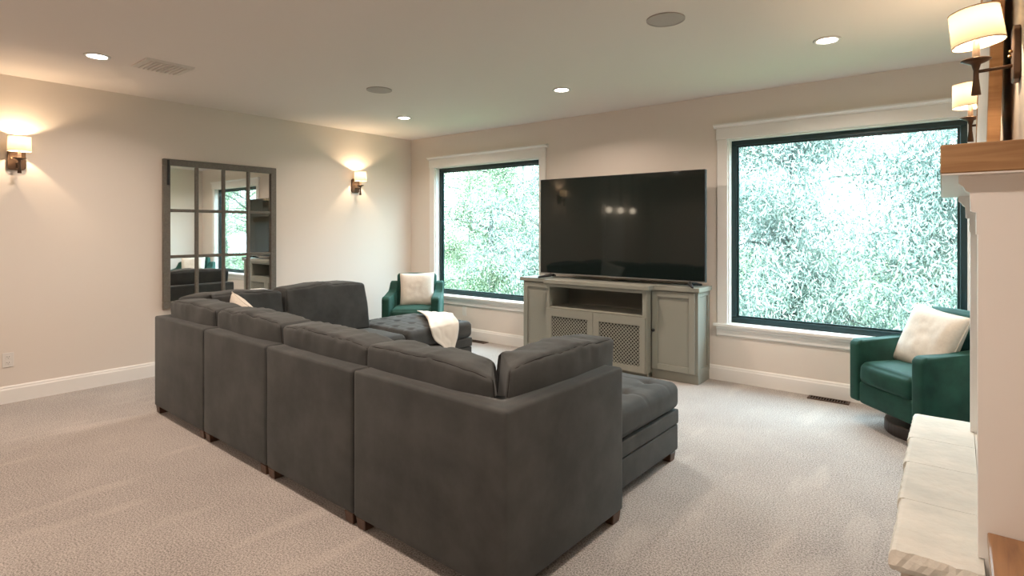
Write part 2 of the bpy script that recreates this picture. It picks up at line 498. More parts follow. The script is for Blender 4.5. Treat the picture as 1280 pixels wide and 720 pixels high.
def tree(x, y, h, rad, kind, label, n, seed):
    rd = random.Random(seed)
    z0 = -0.8
    root = empty('leafy_tree', (x, y, z0), label=label, cat='tree', group='trees outside the windows')
    bm = bmesh.new()
    lean = rd.uniform(-0.5, 0.5)
    tr = [(lean * t * t, 0.2 * math.sin(t * 3 + seed), h * t * 0.85) for t in (0, 0.2, 0.4, 0.6, 0.8, 1.0)]
    add_tube(bm, tr, [0.10, 0.085, 0.07, 0.05, 0.035, 0.015], 8)
    bm_obj('trunk', bm, M['bark'], root, True)
    cents = []
    for k in range(32):
        t = rd.uniform(0.06, 0.98)
        a = rd.uniform(0, 2 * PI)
        base = Vector((lean * t * t, 0.2 * math.sin(t * 3 + seed), h * t * 0.85))
        R_ = rad * (0.55 + 0.45 * math.sin(PI * min(1, t + 0.15)))
        L_ = R_ * rd.uniform(0.6, 1.0)
        up = rd.uniform(0.0, 0.7)
        pts = []
        for s in range(6):
            f = s / 5
            pts.append(base + Vector((math.cos(a) * L_ * f, math.sin(a) * L_ * f, L_ * (up * f - 0.35 * f * f) + 0.05 * math.sin(f * 6 + k))))
        bb = bmesh.new(); add_tube(bb, pts, [0.030 * (1 - 0.8 * s / 5) + 0.004 for s in range(6)], 5)
        bm_obj('branch', bb, M['bark'], root, True)
        for s in range(2, 6):
            for q in range(5):
                cents.append(pts[s] + Vector((rd.gauss(0, 0.22), rd.gauss(0, 0.22), rd.gauss(0, 0.25))) )
    if kind == 'teal':
        me = leaves(n, cents, (0.15, 0.15, 0.20), 0.115, 0.021, 1.2); mm = M['leaf_teal']
    else:
        me = leaves(n, cents, (0.16, 0.16, 0.17), 0.062, 0.034, 0.3); mm = M['leaf_green']
    f = link('foliage', me, mm, root); f['kind'] = 'stuff'
    return root
TREES = [
 (-12.0, 8.5, 8.5, 2.6, 'green', 'green tree outside, leftmost of the row behind the left window'),
 (-8.2, 6.6, 7.5, 2.4, 'green', 'bright small-leaved tree seen through the left half of the left window'),
 (-4.9, 7.6, 8.0, 2.5, 'green', 'small-leaved tree seen through the right half of the left window'),
 (-1.6, 6.4, 7.0, 2.3, 'teal', 'silvery tree outside, hidden behind the television wall'),
 (1.3, 6.2, 7.5, 2.3, 'teal', 'silvery narrow-leaved tree seen through the left part of the right window'),
 (3.9, 5.6, 7.0, 2.2, 'teal', 'silvery narrow-leaved tree seen through the middle of the right window'),
 (6.4, 5.6, 7.0, 2.2, 'teal', 'silvery narrow-leaved tree seen through the right part of the right window'),
 (9.6, 6.5, 7.5, 2.5, 'teal', 'silvery tree outside to the right, seen only in the mirror'),
 (13.5, 8.0, 8.5, 2.6, 'green', 'green tree far to the right outside, seen only in the mirror'),
]
for i, (x, y, h, r_, kd, lb) in enumerate(TREES):
    tree(x, y, h * 0.76, r_, kd, lb, 60000 if 0 < i < 7 else 34000, 20 + i)
for i, (x, y, lb) in enumerate([(-6.5, 11.5, 'tall green tree further back behind the left window row'),
                                (0.0, 11.0, 'tall green tree further back between the two windows'),
                                (3.2, 9.5, 'tall green tree further back behind the right window row'),
                                (-10.5, 12.5, 'tall green tree furthest back on the left'),
                                (8.5, 10.5, 'tall green tree further back, behind the fireplace side of the right window'),
                                (15.2, 5.2, 'green tree close to the house on the right, seen only in the mirror'),
                                (19.5, 6.4, 'green tree second in the row on the far right, seen only in the mirror'),
                                (24.0, 8.5, 'tall green tree furthest to the right, seen only in the mirror')]):
    tree(x, y, 7.6, 3.4, 'green', lb, 40000, 60 + i)

# ------------------------------------------------------------------ ceiling fixtures
def downlight(x, y, label, group='recessed ceiling lights'):
    r = empty('recessed_light', (x, y, H), label=label, cat='light', group=group)
    bm = bmesh.new(); add_lathe(bm, [(0.062, -0.001), (0.086, -0.001), (0.086, -0.006), (0.074, -0.010), (0.062, -0.006), (0.062, -0.001)], 32)
    bm_obj('trim_ring', bm, M['plastic'], r, True)
    bm = bmesh.new(); add_lathe(bm, [(0, -0.004), (0.062, -0.004), (0.062, -0.001), (0, -0.001)], 32)
    bm_obj('lens', bm, M['bulb'], r)
    l = bpy.data.lights.new('lamp', 'AREA'); l.shape = 'DISK'; l.size = 0.11; l.energy = DOWNLIGHT_W
    l.color = (1.0, 0.81, 0.67); l.spread = math.radians(150)
    lo = bpy.data.objects.new('lamp', l); COL.objects.link(lo); lo.parent = r; lo.location = (0, 0, -0.014)
downlight(1.207, -4.13, 'round recessed ceiling light at upper left, above the left wall sconce')
downlight(1.21, -1.177, 'round recessed ceiling light nearest the corner of the room')
downlight(3.355, -1.14, 'round recessed ceiling light in front of the television')
downlight(5.523, -1.16, 'round recessed ceiling light in front of the right window')
downlight(3.36, -4.13, 'round recessed ceiling light above the middle of the sofa, out of view')
downlight(5.52, -4.4, 'round recessed ceiling light near the camera, out of view')
downlight(1.3, -7.1, 'round recessed ceiling light at the far rear left, out of view')
downlight(4.2, -7.1, 'round recessed ceiling light at the far rear, out of view')

def ceiling_speaker(x, y, r_, label):
    r = empty('ceiling_speaker', (x, y, H), label=label, cat='speaker', group='round ceiling speakers')
    bm = bmesh.new(); add_lathe(bm, [(0, -0.006), (r_ * 0.93, -0.006), (r_ * 0.93, 0), (0, 0)], 40)
    bm_obj('grille', bm, M['grille'], r)
    bm = bmesh.new(); add_lathe(bm, [(r_ * 0.93, 0), (r_ * 0.93, -0.008), (r_, -0.008), (r_, 0)], 40)
    bm_obj('rim', bm, M['grille'], r)
ceiling_speaker(4.816, -2.204, 0.115, 'larger round ceiling speaker between the television and the right lamps')
ceiling_speaker(2.036, -2.185, 0.115, 'small-looking round ceiling speaker nearer the room corner')

v = empty('ceiling_vent', (1.294, -3.718, H), 0.0, 'square ceiling air vent beside the upper left light', 'vent')
bm = bmesh.new()
add_prism(bm, [(-0.17, 0), (-0.15, -0.012), (0.15, -0.012), (0.17, 0)], 'y', -0.17, 0.17)
bm_obj('vent_plate', bm, M['vent'], v)
for k in range(9):
    y = -0.125 + k * 0.031
    bm = bmesh.new(); add_prism(bm, [(y, -0.012), (y + 0.02, -0.012), (y + 0.012, -0.019), (y - 0.002, -0.019)], 'x', -0.14, 0.14)
    bm_obj('slat', bm, M['vent'], v)

# ------------------------------------------------------------------ wall sconces
def sconce(loc, rz, label, tilt=0.0):
    """local +x points away from the wall; z = 0 at the disc"""
    r = empty('wall_sconce', loc, rz, label, 'sconce', 'wall sconces with drum shades')
    bm = bmesh.new()
    hw, z0, z1, ch = 0.06, -0.085, 0.10, 0.018
    add_prism(bm, [(-hw, z0 + ch), (-hw + ch, z0), (hw - ch, z0), (hw, z0 + ch), (hw, z1 - ch), (hw - ch, z1), (-hw + ch, z1), (-hw, z1 - ch)], 'x', 0.0, 0.02)
    bm_obj('backplate', bm, M['bronze'], r, bevel=0.003, seg=1)
    for y in (-0.035, 0.035):
        bm = bmesh.new(); bmesh.ops.create_uvsphere(bm, u_segments=10, v_segments=8, radius=0.006)
        o = bm_obj('finial', bm, M['brass'], r, True); o.location = (0.026, y, 0.012)
    X = 0.118
    bm = bmesh.new(); add_tube(bm, [(0.02, 0, -0.03), (X, 0, -0.035)], 0.006, 10)
    bm_obj('arm', bm, M['bronze'], r, True)
    bm = bmesh.new()
    add_lathe(bm, [(0, -0.118), (0.0145, -0.118), (0.0085, -0.06), (0.008, -0.03), (0.014, -0.008), (0.030, -0.001), (0.045, 0.007), (0.043, 0.010), (0.012, 0.004), (0, 0.004)], 28, X, 0)
    bm_obj('stem', bm, M['bronze'], r, True)
    bm = bmesh.new(); add_lathe(bm, [(0.0115, 0.004), (0.0105, 0.115), (0, 0.115)], 16, X, 0)
    bm_obj('candle_tube', bm, M['candle'], r, True)
    sh = empty('shade_mount', (X, 0, 0.125), 0)
    sh.parent = r
    bpy.data.objects.remove(sh)
    bm = bmesh.new()
    R0, R1, hz = 0.078, 0.074, 0.06
    add_lathe(bm, [(R0, -hz), (R1, hz)], 48)
    s = bm_obj('lamp_shade', bm, M['shade'], r, True); s.location = (X, 0, 0.125); s.rotation_euler = (0, tilt, 0)
    for zz, rr in ((-hz, R0), (hz, R1)):
        bm = bmesh.new(); add_lathe(bm, [(rr + 0.0008, zz - 0.002), (rr + 0.0008, zz + 0.002), (rr - 0.002, zz + 0.002), (rr - 0.002, zz - 0.002), (rr + 0.0008, zz - 0.002)], 40)
        bm_obj('shade_rim', bm, M['candle'], s, True)
    l = bpy.data.lights.new('bulb', 'POINT'); l.energy = SCONCE_W; l.color = (1.0, 0.72, 0.46); l.shadow_soft_size = 0.010
    lo = bpy.data.objects.new('bulb', l); COL.objects.link(lo); lo.parent = r; lo.location = (X, 0, 0.145)
    return r
sconce((0, -4.372, 2.035), 0, 'bronze wall sconce at the far left edge, left of the mirror')
sconce((0, -0.972, 2.015), 0, 'bronze wall sconce right of the mirror near the room corner')
sconce((6.39, -2.86, 2.055), PI, 'large nearest bronze sconce above the mantel at upper right', tilt=math.radians(7))
sconce((6.39, -1.68, 2.030), PI, 'farther bronze sconce above the mantel, partly behind the leaning frame', tilt=math.radians(2))

# ------------------------------------------------------------------ wall mirror
mr = empty('wall_mirror', (0.0, -2.675, 0.66), 0, 'large grey-brown windowpane mirror hung on the left wall', 'mirror')
hw, hh = 0.59, 1.495
f = 0.064
for nm, a, b, c, d in (('frame_rail', -hw, hw, 0, f), ('frame_rail', -hw, hw, hh - f, hh), ('frame_stile', -hw, -hw + f, f, hh - f), ('frame_stile', hw - f, hw, f, hh - f)):
    box(nm, M['mframe'], mr, 0.002, 0.045, a, b, c, d, bevel=0.004, seg=1)
iw = 2 * hw - 2 * f; ih = hh - 2 * f; mt = 0.031
pw = (iw - 3 * mt) / 4; ph = (ih - 2 * mt) / 3
for k in range(3):
    a = -hw + f + (k + 1) * pw + k * mt
    box('muntin', M['mframe'], mr, 0.012, 0.038, a, a + mt, f, hh - f, bevel=0.004, seg=1)
for k in range(2):
    c = f + (k + 1) * ph + k * mt
    for q in range(4):
        a = -hw + f + q * (pw + mt)
        box('muntin', M['mframe'], mr, 0.012, 0.038, a, a + pw, c, c + mt, bevel=0.004, seg=1)
for k in range(3):
    for q in range(4):
        a = -hw + f + q * (pw + mt); c = f + k * (ph + mt)
        p = box('pane', M['mirror'], mr, 0.014, 0.020, a, a + pw, c, c + ph)
        p.rotation_euler = (0, 0, 0)
        # bevelled border of each pane
box('black_strip', M['black'], mr, 0.045, 0.055, -hw + 0.03, -hw + 0.052, hh - 0.26, hh - 0.01, bevel=0.003, seg=1)  # narrow black strip near the upper corner of the frame

# ------------------------------------------------------------------ outlets and floor vents
def outlet(name, loc, rz, label, duplex=True):
    r = empty(name, loc, rz, label, 'outlet')
    box('cover_plate', M['plastic'], r, -0.037, 0.037, -0.006, 0, -0.06, 0.06, bevel=0.002, seg=1)
    if duplex:
        for zz in (-0.024, 0.024):
            s = box('socket', M['plastic'], r, -0.017, 0.017, -0.009, -0.006, zz - 0.015, zz + 0.015, bevel=0.001, seg=1)
            bm = bmesh.new()
            for xx in (-0.007, 0.007): add_box(bm, xx - 0.0012, xx + 0.0012, -0.0095, -0.009, zz - 0.001, zz + 0.008)
            add_box(bm, -0.002, 0.002, -0.0095, -0.009, zz - 0.010, zz - 0.006)
            bm_obj('slot', bm, M['black'], s)
    else:
        box('rocker', M['plastic'], r, -0.016, 0.016, -0.009, -0.006, -0.033, 0.033, bevel=0.001, seg=1)
outlet('wall_outlet', (0, -4.424, 0.36), PI / 2, 'white duplex outlet low on the left wall at the photo edge')
outlet('wall_outlet', (1.06, 0, 0.36), 0, 'white outlet plate on the wall under the left window', duplex=False)

def floor_vent(x, y, label):
    r = empty('floor_vent', (x, y, 0), 0, label, 'vent', 'floor vents below the windows')
    bm = bmesh.new()
    for a, b, c, d in ((-0.155, 0.155, -0.05, -0.036), (-0.155, 0.155, 0.036, 0.05), (-0.155, -0.138, -0.036, 0.036), (0.138, 0.155, -0.036, 0.036)):
        add_box(bm, a, b, c, d, 0, 0.008)
    bm_obj('vent_frame', bm, M['bronze'], r)
    box('vent_well', M['dark_hollow'], r, -0.138, 0.138, -0.036, 0.036, 0.0005, 0.002)  # thin black sheet standing for the shade between the slats
    for k in range(13):
        xx = -0.125 + k * 0.0208
        box('slat', M['bronze'], r, xx, xx + 0.007, -0.036, 0.036, 0.002, 0.007)
floor_vent(5.36, -0.085, 'brown metal floor vent beneath the right window')
floor_vent(1.36, -0.085, 'brown metal floor vent beneath the left window')

# ------------------------------------------------------------------ sectional sofa
TH = math.radians(-1.5)
P0 = Vector((1.25, -3.76, 0))
E1 = Vector((math.cos(TH), math.sin(TH), 0)); E2 = Vector((-math.sin(TH), math.cos(TH), 0))
def sofa_at(s, t): return P0 + E1 * s + E2 * t
FT = 0.765      # top of the back frame
FB = 0.055

def sofa_feet(root, w_, d_, inset=0.012):
    for x in (inset, w_ - inset - 0.075):
        for y in (inset, d_ - inset - 0.075):
            bm = bmesh.new()
            vs = add_box(bm, x, x + 0.075, y, y + 0.075, 0.0, FB)
            cx, cy = x + 0.0375, y + 0.0375
            for q in vs:
                if q.co.z < 0.01: q.co.x = cx + (q.co.x - cx) * 0.82; q.co.y = cy + (q.co.y - cy) * 0.82
            bm_obj('foot', bm, M['foot'], root, bevel=0.003, seg=1)

def back_cushion(root, x0, x1, y0, y1, z0, z1, along, mit0=0, mit1=0, seed=0, lean=0.03, droop=0.0):
    """cushion between x0..x1, y0..y1 in module space; along = 'x' or 'y' (long axis).
    mit0/mit1: +1 mitres the end so the outer (back) face is longer."""
    z1 += 0.012
    w_, d_, h_ = x1 - x0, y1 - y0, z1 - z0
    long_ = w_ if along == 'x' else d_
    thick = d_ if along == 'x' else w_
    def warp(q, p):
        u, vq, ww = (q.x, q.y, q.z)
        s = 2 * u / long_                         # -1..1 along
        b = (thick / 2 - vq) / thick              # 1 at back, 0 at front
        # soft crown: shoulders drop towards the ends, folds along the top boxing
        top = max(0, ww / (h_ / 2))
        q.z -= 0.020 * (abs(s) ** 3) * top
        q.z += top * 0.004 * math.sin(s * 7 + seed * 2.1) * (1 - abs(s)) + droop * s * top
        fold = 0.004 * math.sin(u * 62 + seed * 5 + 6 * vq) * max(0, 1 - 2.2 * abs(top - 0.92)) * noise.noise(Vector((u * 3 + seed, 1.3, 2))) * 2.4
        q.z += fold * 0.6
        q.y += fold
        pk = noise.noise(Vector((u * 9 + seed * 3.3, 0.4, seed)))
        if top > 0.85: q.z += 0.018 * pk * abs(noise.noise(Vector((u * 16 + vq * 9, seed, 1)))) * 2.2 * max(0, 1 - abs(s) ** 3)
        # ends pull in at the corners
        q.x += -math.copysign(1, s) * 0.012 * top * abs(s) ** 6
        if mit0 and s < -0.55: q.x += (1 - b) * thick * 0.9 * mit0 * (-s - 0.55) / 0.45
        if mit1 and s > 0.55: q.x -= (1 - b) * thick * 0.9 * mit1 * (s - 0.55) / 0.45
        q.y += lean * (-ww / h_ - 0.0)
        return q
    e = 0.995
    pb = [(-1, -1, .25), (-1, -1, 1), (1, -1, 1), (1, -1, .1)]
    pf = [(-1, 1, .1), (-1, 1, 1), (1, 1, 1), (1, 1, .1)]
    c = ((x0 + x1) / 2, (y0 + y1) / 2, (z0 + z1) / 2)
    return soft_obj('back_cushion', M['sofa'], root, c, (long_, thick, h_), r=0.026, n=26,
                    bulge=(0.010, 0.026, 0.012), wr=0.010, seed=seed, warp=warp,
                    rot=(0, 0, 0 if along == 'x' else PI / 2 * (1 if along == 'y+' else -1)),
                    piping=(M['sofa_seam'], [pb, pf], 0.0022))

def seat_cushion(root, x0, x1, y0, y1, seed=0, buttons=()):
    def warp(q, p):
        if p[2] > 0:
            for bx, by in buttons:
                d2 = (q.x - bx) ** 2 + (q.y - by) ** 2
                q.z -= 0.022 * math.exp(-d2 / 0.0022)
        return q
    c = ((x0 + x1) / 2, (y0 + y1) / 2, 0.385)
    return soft_obj('seat_cushion', M['sofa'], root, c, (x1 - x0, y1 - y0, 0.17), r=0.045, n=24, bulge=(0.004, 0.004, 0.018), wr=0.004, seed=seed, warp=warp)

def panel(name, root, x0, x1, y0, y1, z0=FB, z1=FT, seed=0):
    c = ((x0 + x1) / 2, (y0 + y1) / 2, (z0 + z1) / 2)
    return soft_obj(name, M['sofa'], root, c, (x1 - x0, y1 - y0, z1 - z0), r=0.020, n=8, wr=0.003, seed=seed)

BT = 0.125     # frame thickness
def module(s0, s1, t0, t1, label, kind, seed=0, cushions=()):
    """kind: 'back' = back along t0; 'left' = back along s0; 'cl','cr' = corner with back and left/right side"""
    root = empty('sofa_module', sofa_at(s0, t0), TH, label, 'sofa', 'modules of the charcoal sectional sofa')
    w_, d_ = s1 - s0 - 0.008, t1 - t0 - 0.008
    g = 0.004
    x0, x1, y0, y1 = g, w_ + g, g, d_ + g
    ix0, ix1, iy0 = x0, x1, y0
    if kind == 'back':
        panel('back_frame', root, x0, x1, y0, y0 + BT, seed=seed); iy0 = y0 + BT
    if kind == 'left':
        panel('back_frame', root, x0, x0 + BT, y0, y1, seed=seed + 3); ix0 = x0 + BT
    if kind in ('cl', 'cr'):
        iy0 = y0 + BT
        poly = [(x0, y0), (x1, y0), (x1, y0 + BT), (x0 + BT, y0 + BT), (x0 + BT, y1), (x0, y1)]
        if kind == 'cr': poly = [(x0 + x1 - a, b) for a, b in poly]; ix1 = x1 - BT
        else: ix0 = x0 + BT
        bm = bmesh.new(); add_prism(bm, poly, 'z', FB, FT)
        o = bm_obj('corner_frame', bm, M['sofa'], root, True, bevel=0.017, seg=3)
        # stitched seam just below the top edge of the outer faces
        ox_ = x1 if kind == 'cr' else x0; sg = 1 if kind == 'cr' else -1
        bm = bmesh.new()
        add_tube(bm, [(ox_ - sg * 0.010, y0 + 0.01, FT - 0.0045), (ox_ - sg * 0.010, y1 - 0.02, FT - 0.0045)], 0.0012, 6)
        add_tube(bm, [(x0 + 0.02, y0 + 0.010, FT - 0.0045), (x1 - 0.02, y0 + 0.010, FT - 0.0045)], 0.0012, 6)
        bm_obj('piping', bm, M['sofa_seam'], o, True)
    box('seat_base', M['sofa'], root, ix0, ix1, iy0, y1, FB, 0.30, bevel=0.012)
    cxm, cym = 0, 0
    bt = [(-0.12, 0.14), (0.16, 0.16), (0.02, -0.02)]
    seat_cushion(root, ix0 + 0.003, ix1 - 0.003, iy0 + 0.003, y1 + 0.004, seed, bt)
    sofa_feet(root, w_ + 2 * g, d_ + 2 * g)
    # stitched seam lines round the top of the frame
    return root
CT = 0.925
m1 = module(-0.033, 0.902, 0, 0.91, 'charcoal sofa corner module nearest the left wall, leftmost of the back row', 'cl', 1)
back_cushion(m1, 0.075, 0.905, 0.105, 0.325, 0.475, 0.885, 'x', mit0=0.9, seed=1)
m2 = module(0.902, 1.785, 0, 0.91, 'armless charcoal sofa module, second from the left in the back row', 'back', 4)
back_cushion(m2, -0.03, 0.885, 0.115, 0.325, 0.475, 0.885, 'x', seed=4)
m3 = module(1.785, 2.66, 0, 0.91, 'armless charcoal sofa module, third from the left in the back row', 'back', 6)
back_cushion(m3, -0.01, 0.865, 0.115, 0.325, 0.475, 0.870, 'x', seed=6, droop=-0.008)
m4 = module(2.66, 3.644, 0, 0.91, 'nearest charcoal sofa corner module, at the front of the photo', 'cr', 8)
back_cushion(m4, -0.035, 0.845, 0.115, 0.325, 0.475, 0.860, 'x', mit1=1, seed=9, droop=-0.010)
back_cushion(m4, 0.645, 0.865, 0.135, 1.02, 0.495, 0.885, 'y+', mit0=1, seed=12)
# second cushion of the left corner leans on the left side frame
back_cushion(m1, 0.115, 0.345, 0.125, 0.91, 0.475, 0.915, 'y-', mit1=1, seed=13)
m5 = module(-0.033, 0.902, 0.91, 1.80, 'charcoal sofa module with a tall back cushion, beside the mirror wall', 'left', 10)
back_cushion(m5, 0.125, 0.365, 0.01, 0.865, 0.475, 0.925, 'y-', seed=15, lean=0.09)

def ottoman(s0, s1, t0, t1, label, nb):
    root = empty('tufted_ottoman', sofa_at(s0, t0), TH, label, 'ottoman', 'ottomans at the ends of the sectional')
    w_, d_ = s1 - s0, t1 - t0
    box('base', M['sofa'], root, 0.004, w_ - 0.004, 0.004, d_ - 0.004, FB + 0.01, 0.225, bevel=0.012, smooth=False)
    box('band', M['sofa'], root, 0.0, w_, 0.0, d_, 0.229, 0.32, bevel=0.014)
    pts = []
    for i in range(nb):
        for j in range(nb):
            pts.append((w_ * (-0.5 + (i + 0.5 + (0.25 if j % 2 else -0.25) * 0) / nb), d_ * (-0.5 + (j + 0.5) / nb)))
    def warp(q, p):
        if p[2] > 0.2:
            for bx, by in pts:
                q.z -= 0.024 * math.exp(-((q.x - bx) ** 2 + (q.y - by) ** 2) / 0.0016)
            # stitched channels from the outer buttons over the edge
            fx = min(abs(q.x - b[0]) for b in pts); fy = min(abs(q.y - b[1]) for b in pts)
            ex = abs(p[0]) > 0.74; ey = abs(p[1]) > 0.74
            cdep = 0.006 * (math.exp(-(fx / 0.006) ** 2) + math.exp(-(fy / 0.006) ** 2))
            q.z -= cdep
            # puffs between
            q.z += 0.006 * abs(math.sin(PI * (q.x / w_ + .5) * nb) * math.sin(PI * (q.y / d_ + .5) * nb))
        return q
    soft_obj('cushion_top', M['sofa'], root, (w_ / 2, d_ / 2, 0.405), (w_ + 0.012, d_ + 0.012, 0.165), r=0.05, n=56, bulge=(0.002, 0.002, 0.012), seed=3, warp=warp)
    for bx, by in pts:
        bm = bmesh.new(); bmesh.ops.create_uvsphere(bm, u_segments=8, v_segments=6, radius=0.011)
        for q in bm.verts: q.co.z *= 0.5
        o = bm_obj('button', bm, M['sofa_seam'], root, True); o.location = (w_ / 2 + bx, d_ / 2 + by, 0.4735)
    sofa_feet(root, w_, d_, 0.015)
    return root
otl = ottoman(-0.02, 0.91, 1.815, 2.66, 'charcoal tufted ottoman with a white throw, in front of the far green chair', 4)
otr = ottoman(2.665, 3.545, 0.925, 1.80, 'charcoal tufted ottoman at the right end of the sectional, near the media cabinet', 3)

# cream throw draped over the left ottoman
def throw():
    root_loc = sofa_at(0, 0)
    nu, nv = 26, 44
    verts = []; faces = []
    zt = 0.513
    # strip edges as (s, t, z) polylines: a = left edge, b = right edge
    A = [(0.10, 2.60, zt + .02), (0.40, 2.42, zt + .03), (0.70, 2.22, zt + .022), (0.91, 2.06, zt + .004), (0.950, 2.05, 0.47), (0.953, 2.10, 0.37), (0.953, 2.19, 0.30), (0.955, 2.235, 0.205)]
    B = [(0.62, 2.64, zt + .02), (0.70, 2.58, zt + .045), (0.80, 2.50, zt + .035), (0.91, 2.44, zt + .006), (0.950, 2.42, 0.47), (0.956, 2.40, 0.37), (0.958, 2.37, 0.30), (0.958, 2.335, 0.185)]
    def samp(Pl, f):
        x = f * (len(Pl) - 1); i = min(int(x), len(Pl) - 2); r = x - i
        p0 = Vector(Pl[max(i - 1, 0)]); p1 = Vector(Pl[i]); p2 = Vector(Pl[i + 1]); p3 = Vector(Pl[min(i + 2, len(Pl) - 1)])
        return 0.5 * ((2 * p1) + (-p0 + p2) * r + (2 * p0 - 5 * p1 + 4 * p2 - p3) * r * r + (-p0 + 3 * p1 - 3 * p2 + p3) * r ** 3)
    for j in range(nv + 1):
        fv = j / nv
        a = samp(A, fv); b = samp(B, fv)
        for i in range(nu + 1):
            fu = i / nu
            p = a.lerp(b, fu)
            wv = 0.006 * math.sin(fu * 6 + fv * 4) + 0.016 * noise.noise(Vector((fu * 4, fv * 5, 0.5)))
            if fv < 0.42: p.z += abs(wv) * 1.5 * (1 if 0 < i < nu else 0.4)
            else: p.x += abs(wv) * 1.2
            verts.append(tuple(p)); 
    for j in range(nv):
        for i in range(nu):
            q = j * (nu + 1) + i
            faces.append((q, q + 1, q + nu + 2, q + nu + 1))
    me = bpy.data.meshes.new('throw_blanket'); me.from_pydata(verts, [], faces); me.update()
    o = link('throw_blanket', me, M['throw'], None, True)
    o.location = root_loc; o.rotation_euler = (0, 0, TH)
    so = o.modifiers.new('thick', 'SOLIDIFY'); so.thickness = 0.010; so.offset = 1.0
    tag(o, 'cream throw blanket draped over the edge of the far tufted ottoman', 'blanket')
    # loose fold hanging underneath
    return o
throw()

# ------------------------------------------------------------------ throw pillows
def pillow(label, loc, size, rot, th=0.15, seed=0, m='pillow'):
    n = 28
    bm = bmesh.new()
    def pt(u, v_, side):
        pinch = 1 - 0.06 * (1 - abs(u) ** 2) * abs(v_) ** 4 * 1.0 - 0.0
        x = u * size / 2 * (1 - 0.07 * (1 - v_ * v_) * 0 - 0.06 * (1 - abs(v_) ** 1.5) * abs(u) ** 4)
        z = v_ * size / 2 * (1 - 0.06 * (1 - abs(u) ** 1.5) * abs(v_) ** 4)
        t = th / 2 * ((1 - u ** 4) * (1 - v_ ** 4)) ** 0.55
        s = Vector((x * 6, z * 6, seed + side))
        t *= 1 + 0.14 * noise.noise(s)
        t += 0.006 * noise.noise(s * 3) * (1 - u * u) * (1 - v_ * v_)
        return (x, side * t, z)
    G = {}
    for side in (-1, 1):
        for i in range(n + 1):
            for j in range(n + 1):
                edge = i in (0, n) or j in (0, n)
                k = (i, j, 0 if edge else side)
                if k not in G:
                    G[k] = bm.verts.new(pt(-1 + 2 * i / n, -1 + 2 * j / n, side))
    for side in (-1, 1):
        for i in range(n):
            for j in range(n):
                q = []
                for a, b in ((i, j), (i + 1, j), (i + 1, j + 1), (i, j + 1)):
                    edge = a in (0, n) or b in (0, n)
                    q.append(G[(a, b, 0 if edge else side)])
                bm.faces.new(q if side < 0 else q[::-1])
    root = empty('throw_pillow', loc, 0, label, 'pillow', 'cream square throw pillows')
    root.rotation_euler = rot
    bm_obj('pillow_cover', bm, M[m], root, True)
    sb = bmesh.new()
    pts = []
    K = 24
    for a, b in (((-1, -1), (1, -1)), ((1, -1), (1, 1)), ((1, 1), (-1, 1)), ((-1, 1), (-1, -1))):
        for k in range(K):
            t = k / K; u = a[0] + (b[0] - a[0]) * t; v_ = a[1] + (b[1] - a[1]) * t
            p = pt(max(-1, min(1, u)), max(-1, min(1, v_)), 1); pts.append((p[0], 0, p[2]))
    pts.append(pts[0])
    add_tube(sb, pts, 0.0035, 6)
    bm_obj('seam', sb, M[m], root, True)
    return root

# ------------------------------------------------------------------ green swivel armchairs
def armchair(loc, rz, label):
    """local -y = front. origin on the floor at the centre"""
    r = empty('swivel_armchair', loc, rz, label, 'armchair', 'green velvet swivel armchairs')
    W, D = 0.69, 0.71
    bm = bmesh.new(); add_lathe(bm, [(0, 0), (0.262, 0), (0.268, 0.01), (0.268, 0.075), (0.262, 0.085), (0, 0.085)], 48)
    bm_obj('swivel_base', bm, M['base_wood'], r)
    bm = bmesh.new(); add_lathe(bm, [(0, 0.085), (0.14, 0.085), (0.14, 0.165), (0, 0.165)], 24)
    bm_obj('swivel_plate', bm, M['black'], r)
    aw = 0.095
    # shell under the seat, curved front
    soft_obj('seat_shell', M['green'], r, (0, -0.02, 0.245), (W - 2 * aw + 0.02, D - 0.06, 0.17), r=0.03, n=8, seed=1)
    soft_obj('seat_cushion', M['green'], r, (0, -0.080, 0.392), (W - 2 * aw - 0.006, D - 0.17, 0.165), r=0.045, n=14, bulge=(0, 0.018, 0.022), wr=0.006, seed=2)
    for sx in (-1, 1):
        # sloped arm outline in (y, z): low arm at front rising to the back
        out = [(-D / 2, 0.17), (-D / 2, 0.60), (-D / 2 + 0.03, 0.63), (0.10, 0.635), (0.16, 0.665), (0.21, 0.76), (0.27, 0.775), (0.335, 0.765), (0.315, 0.4), (0.27, 0.17)]
        bm = bmesh.new(); x0 = sx * (W / 2 - aw); x1 = sx * W / 2
        add_prism(bm, out, 'x', min(x0, x1), max(x0, x1))
        bmesh.ops.bevel(bm, geom=list(bm.edges), offset=0.022, segments=4, profile=0.5, affect='EDGES', clamp_overlap=True)
        bm_obj('arm', bm, M['green'], r, True)
    soft_obj('backrest', M['green'], r, (0, 0.235, 0.545), (W - 2 * aw + 0.01, 0.13, 0.66), r=0.04, n=10, bulge=(0, 0.012, 0.006), wr=0.004, seed=4,
             rot=(math.radians(-6), 0, 0))
    return r
ch_r = armchair((6.065, -0.56, 0), math.radians(223 + 90), 'green velvet swivel armchair beside the fireplace under the right window')
ch_l = armchair((0.80, -0.655, 0), math.atan2(-0.765, 0.643) + PI / 2, 'green velvet swivel armchair in the room corner behind the tufted ottoman')

